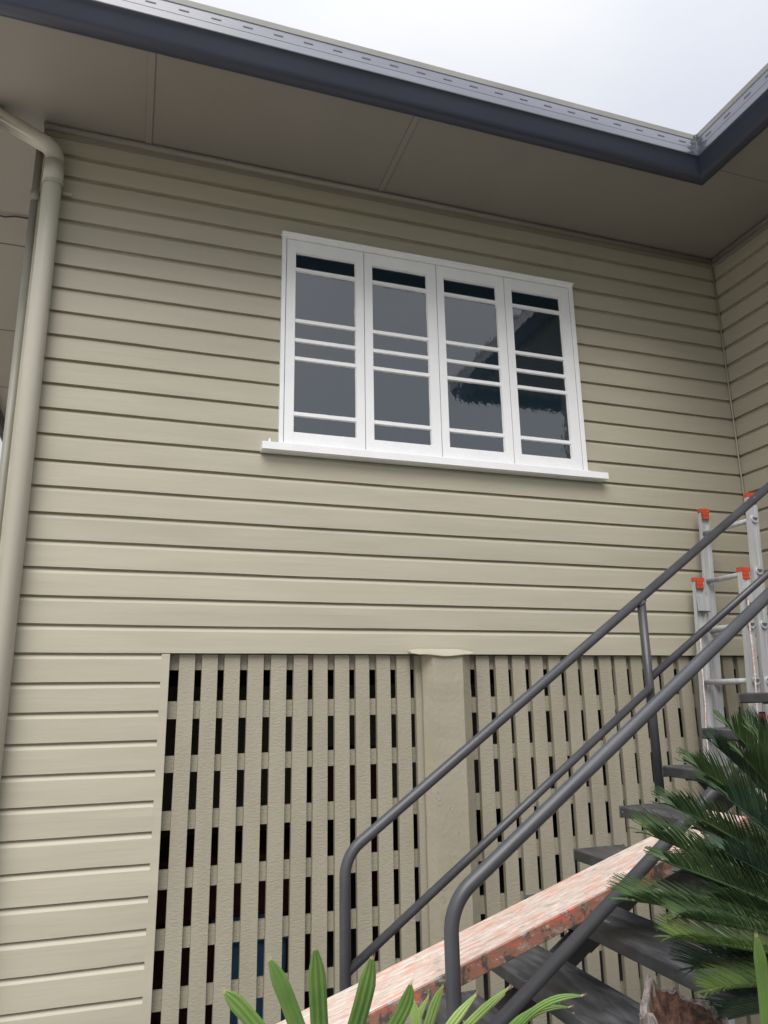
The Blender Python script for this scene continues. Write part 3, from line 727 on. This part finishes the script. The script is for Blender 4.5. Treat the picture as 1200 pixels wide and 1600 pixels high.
lady_palm('single upright green palm leaf at the right in front of the cycad', (r3.x, r3.y, GND),
  [((1205, 1720), [((1196, 1570), (1182, 1464), .0095, .0), ((1215, 1590), (1222, 1470), .012, .02), ((1240, 1600), (1275, 1490), .012, .0)], 'palm', 1.2)])

# weathered stump
sc_ = at(1071, 1600, 1.60); b = MB(); rows = []; irow = []
pk = [(1003, 1592), (1014, 1574), (1027, 1545), (1040, 1521), (1052, 1538), (1070, 1543), (1086, 1543), (1100, 1556), (1118, 1561), (1133, 1572), (1140, 1590)]
seg = 72; Rr = .093
right = Vector((cr.x, cr.y, 0)).normalized(); back = Vector((cf.x, cf.y, 0)).normalized()
def rimz(th):
    u = math.cos(th); x = 1071+68*u+3
    for i in range(len(pk)-1):
        if pk[i][0] <= x <= pk[i+1][0]: y = pk[i][1]+(pk[i+1][1]-pk[i][1])*(x-pk[i][0])/(pk[i+1][0]-pk[i][0]); break
    else: y = 1586
    z = sc_.z+(1600-y)/730
    if math.sin(th) < .1: z -= .125*min(1, (.1-math.sin(th))*1.3)*min(1, max(.0, (u+.93)*6))
    return z-.036*math.sin(th)-.006+nz3(th*9, 2)*.006+nz3(th*31, 7)*.004
zb = [GND, .2, .5, .7, .8, .85, .88]
for z in zb: rows.append([sc_+right*math.cos(a)*Rr*(1+.12*(1-z))*(1+.05*nz3(a*4, 1))+back*math.sin(a)*Rr*(1+.05*nz3(a*4, 1))+Vector((0, 0, z-sc_.z)) for a in [2*math.pi*i/seg for i in range(seg)]])
rim = []; rin = []
for i in range(seg):
    a = 2*math.pi*i/seg; rr = Rr*(1+.05*nz3(a*4, 1)+.035*nz3(a*22, 5)); z = rimz(a)
    rim.append(sc_+right*math.cos(a)*rr+back*math.sin(a)*rr+Vector((0, 0, z-sc_.z)))
    rin.append(sc_+right*math.cos(a)*(rr-.014)+back*math.sin(a)*(rr-.014)+Vector((0, 0, z-.004-sc_.z)))
rows += [rim, rin]; b.grid(rows, 0, False, True)
ins = [rin]
for dz, sc2 in ((.012, .985), (.025, .96), (.04, .93), (.06, .88), (.08, .78), (.085, .6), (.085, .4), (.08, .2), (.07, .02)):
    k_ = (1-sc2)**.7; ins.append([Vector((sc_.x+(p.x-sc_.x)*sc2*(1+.05*nz3(i*.8, dz*50)), sc_.y+(p.y-sc_.y)*sc2*(1+.05*nz3(i*.9, dz*70)), p.z*(1-k_)+(sc_.z-.035)*k_-dz*.35+.010*nz3(i*1.3, dz*90))) for i, p in enumerate(rin)])
f0 = len(b.f); b.grid(ins, 1, False, True)
for fi in range(f0, len(b.f)):
    c_ = sum((Vector(b.v[k]) for k in b.f[fi]), Vector())/4
    lim = sc_.z+.045+.022*nz3(c_.x*60, c_.y*60, 3)
    if c_.z > lim or (c_-sc_).dot(right) < -.055+.02*nz3(c_.z*50, c_.y*40): b.mi[fi] = 0
tag(b.build('stump', [M['weathered'], M['rot']]), 'weathered grey jagged stump with crumbling red-brown centre', 'stump')

# tree far beyond the left corner of the house
def tree(name, label, loc, h, r, n=2600, leaf=.16, group=None):
    t = thing(name, label, 'tree', loc, group); L0 = Vector(loc)
    b = MB(); b.tube([L0, L0+Vector((.1, 0, h*.35)), L0+Vector((-.1, .1, h*.7))], .2, 10, rad=[.28, .2, .08])
    for i in range(7):
        a = i*2.4; z = h*(.35+.05*i); b.tube([L0+Vector((0, 0, z)), L0+Vector((math.cos(a)*r*.6, math.sin(a)*r*.6, z+h*.18))], .05, 6, rad=[.08, .03])
    b.build('trunk', M['bark'], t)
    b = MB(); cl_ = [(Vector((random.gauss(0, r*.42), random.gauss(0, r*.42), h*.66+random.gauss(0, h*.14))), random.uniform(.3, .55)*r) for _ in range(26)]
    for i in range(n):
        c, cr_ = random.choice(cl_); d = Vector([random.gauss(0, 1) for _ in range(3)]).normalized()*cr_*random.uniform(.6, 1)
        p = L0+c+d; a = Vector([random.gauss(0, 1) for _ in range(3)]).normalized(); s_ = a.orthogonal().normalized()
        l_ = leaf*random.uniform(.6, 1.2); b.face([p-a*l_, p+s_*l_*.4, p+a*l_, p-s_*l_*.4])
    b.build('crown', M['tree_leaf'], t)
tree('broadleaf_tree', 'green tree beyond the left corner of the house, behind the downpipe', (-4.1, 15.5, GND), 7.1, 2.2)
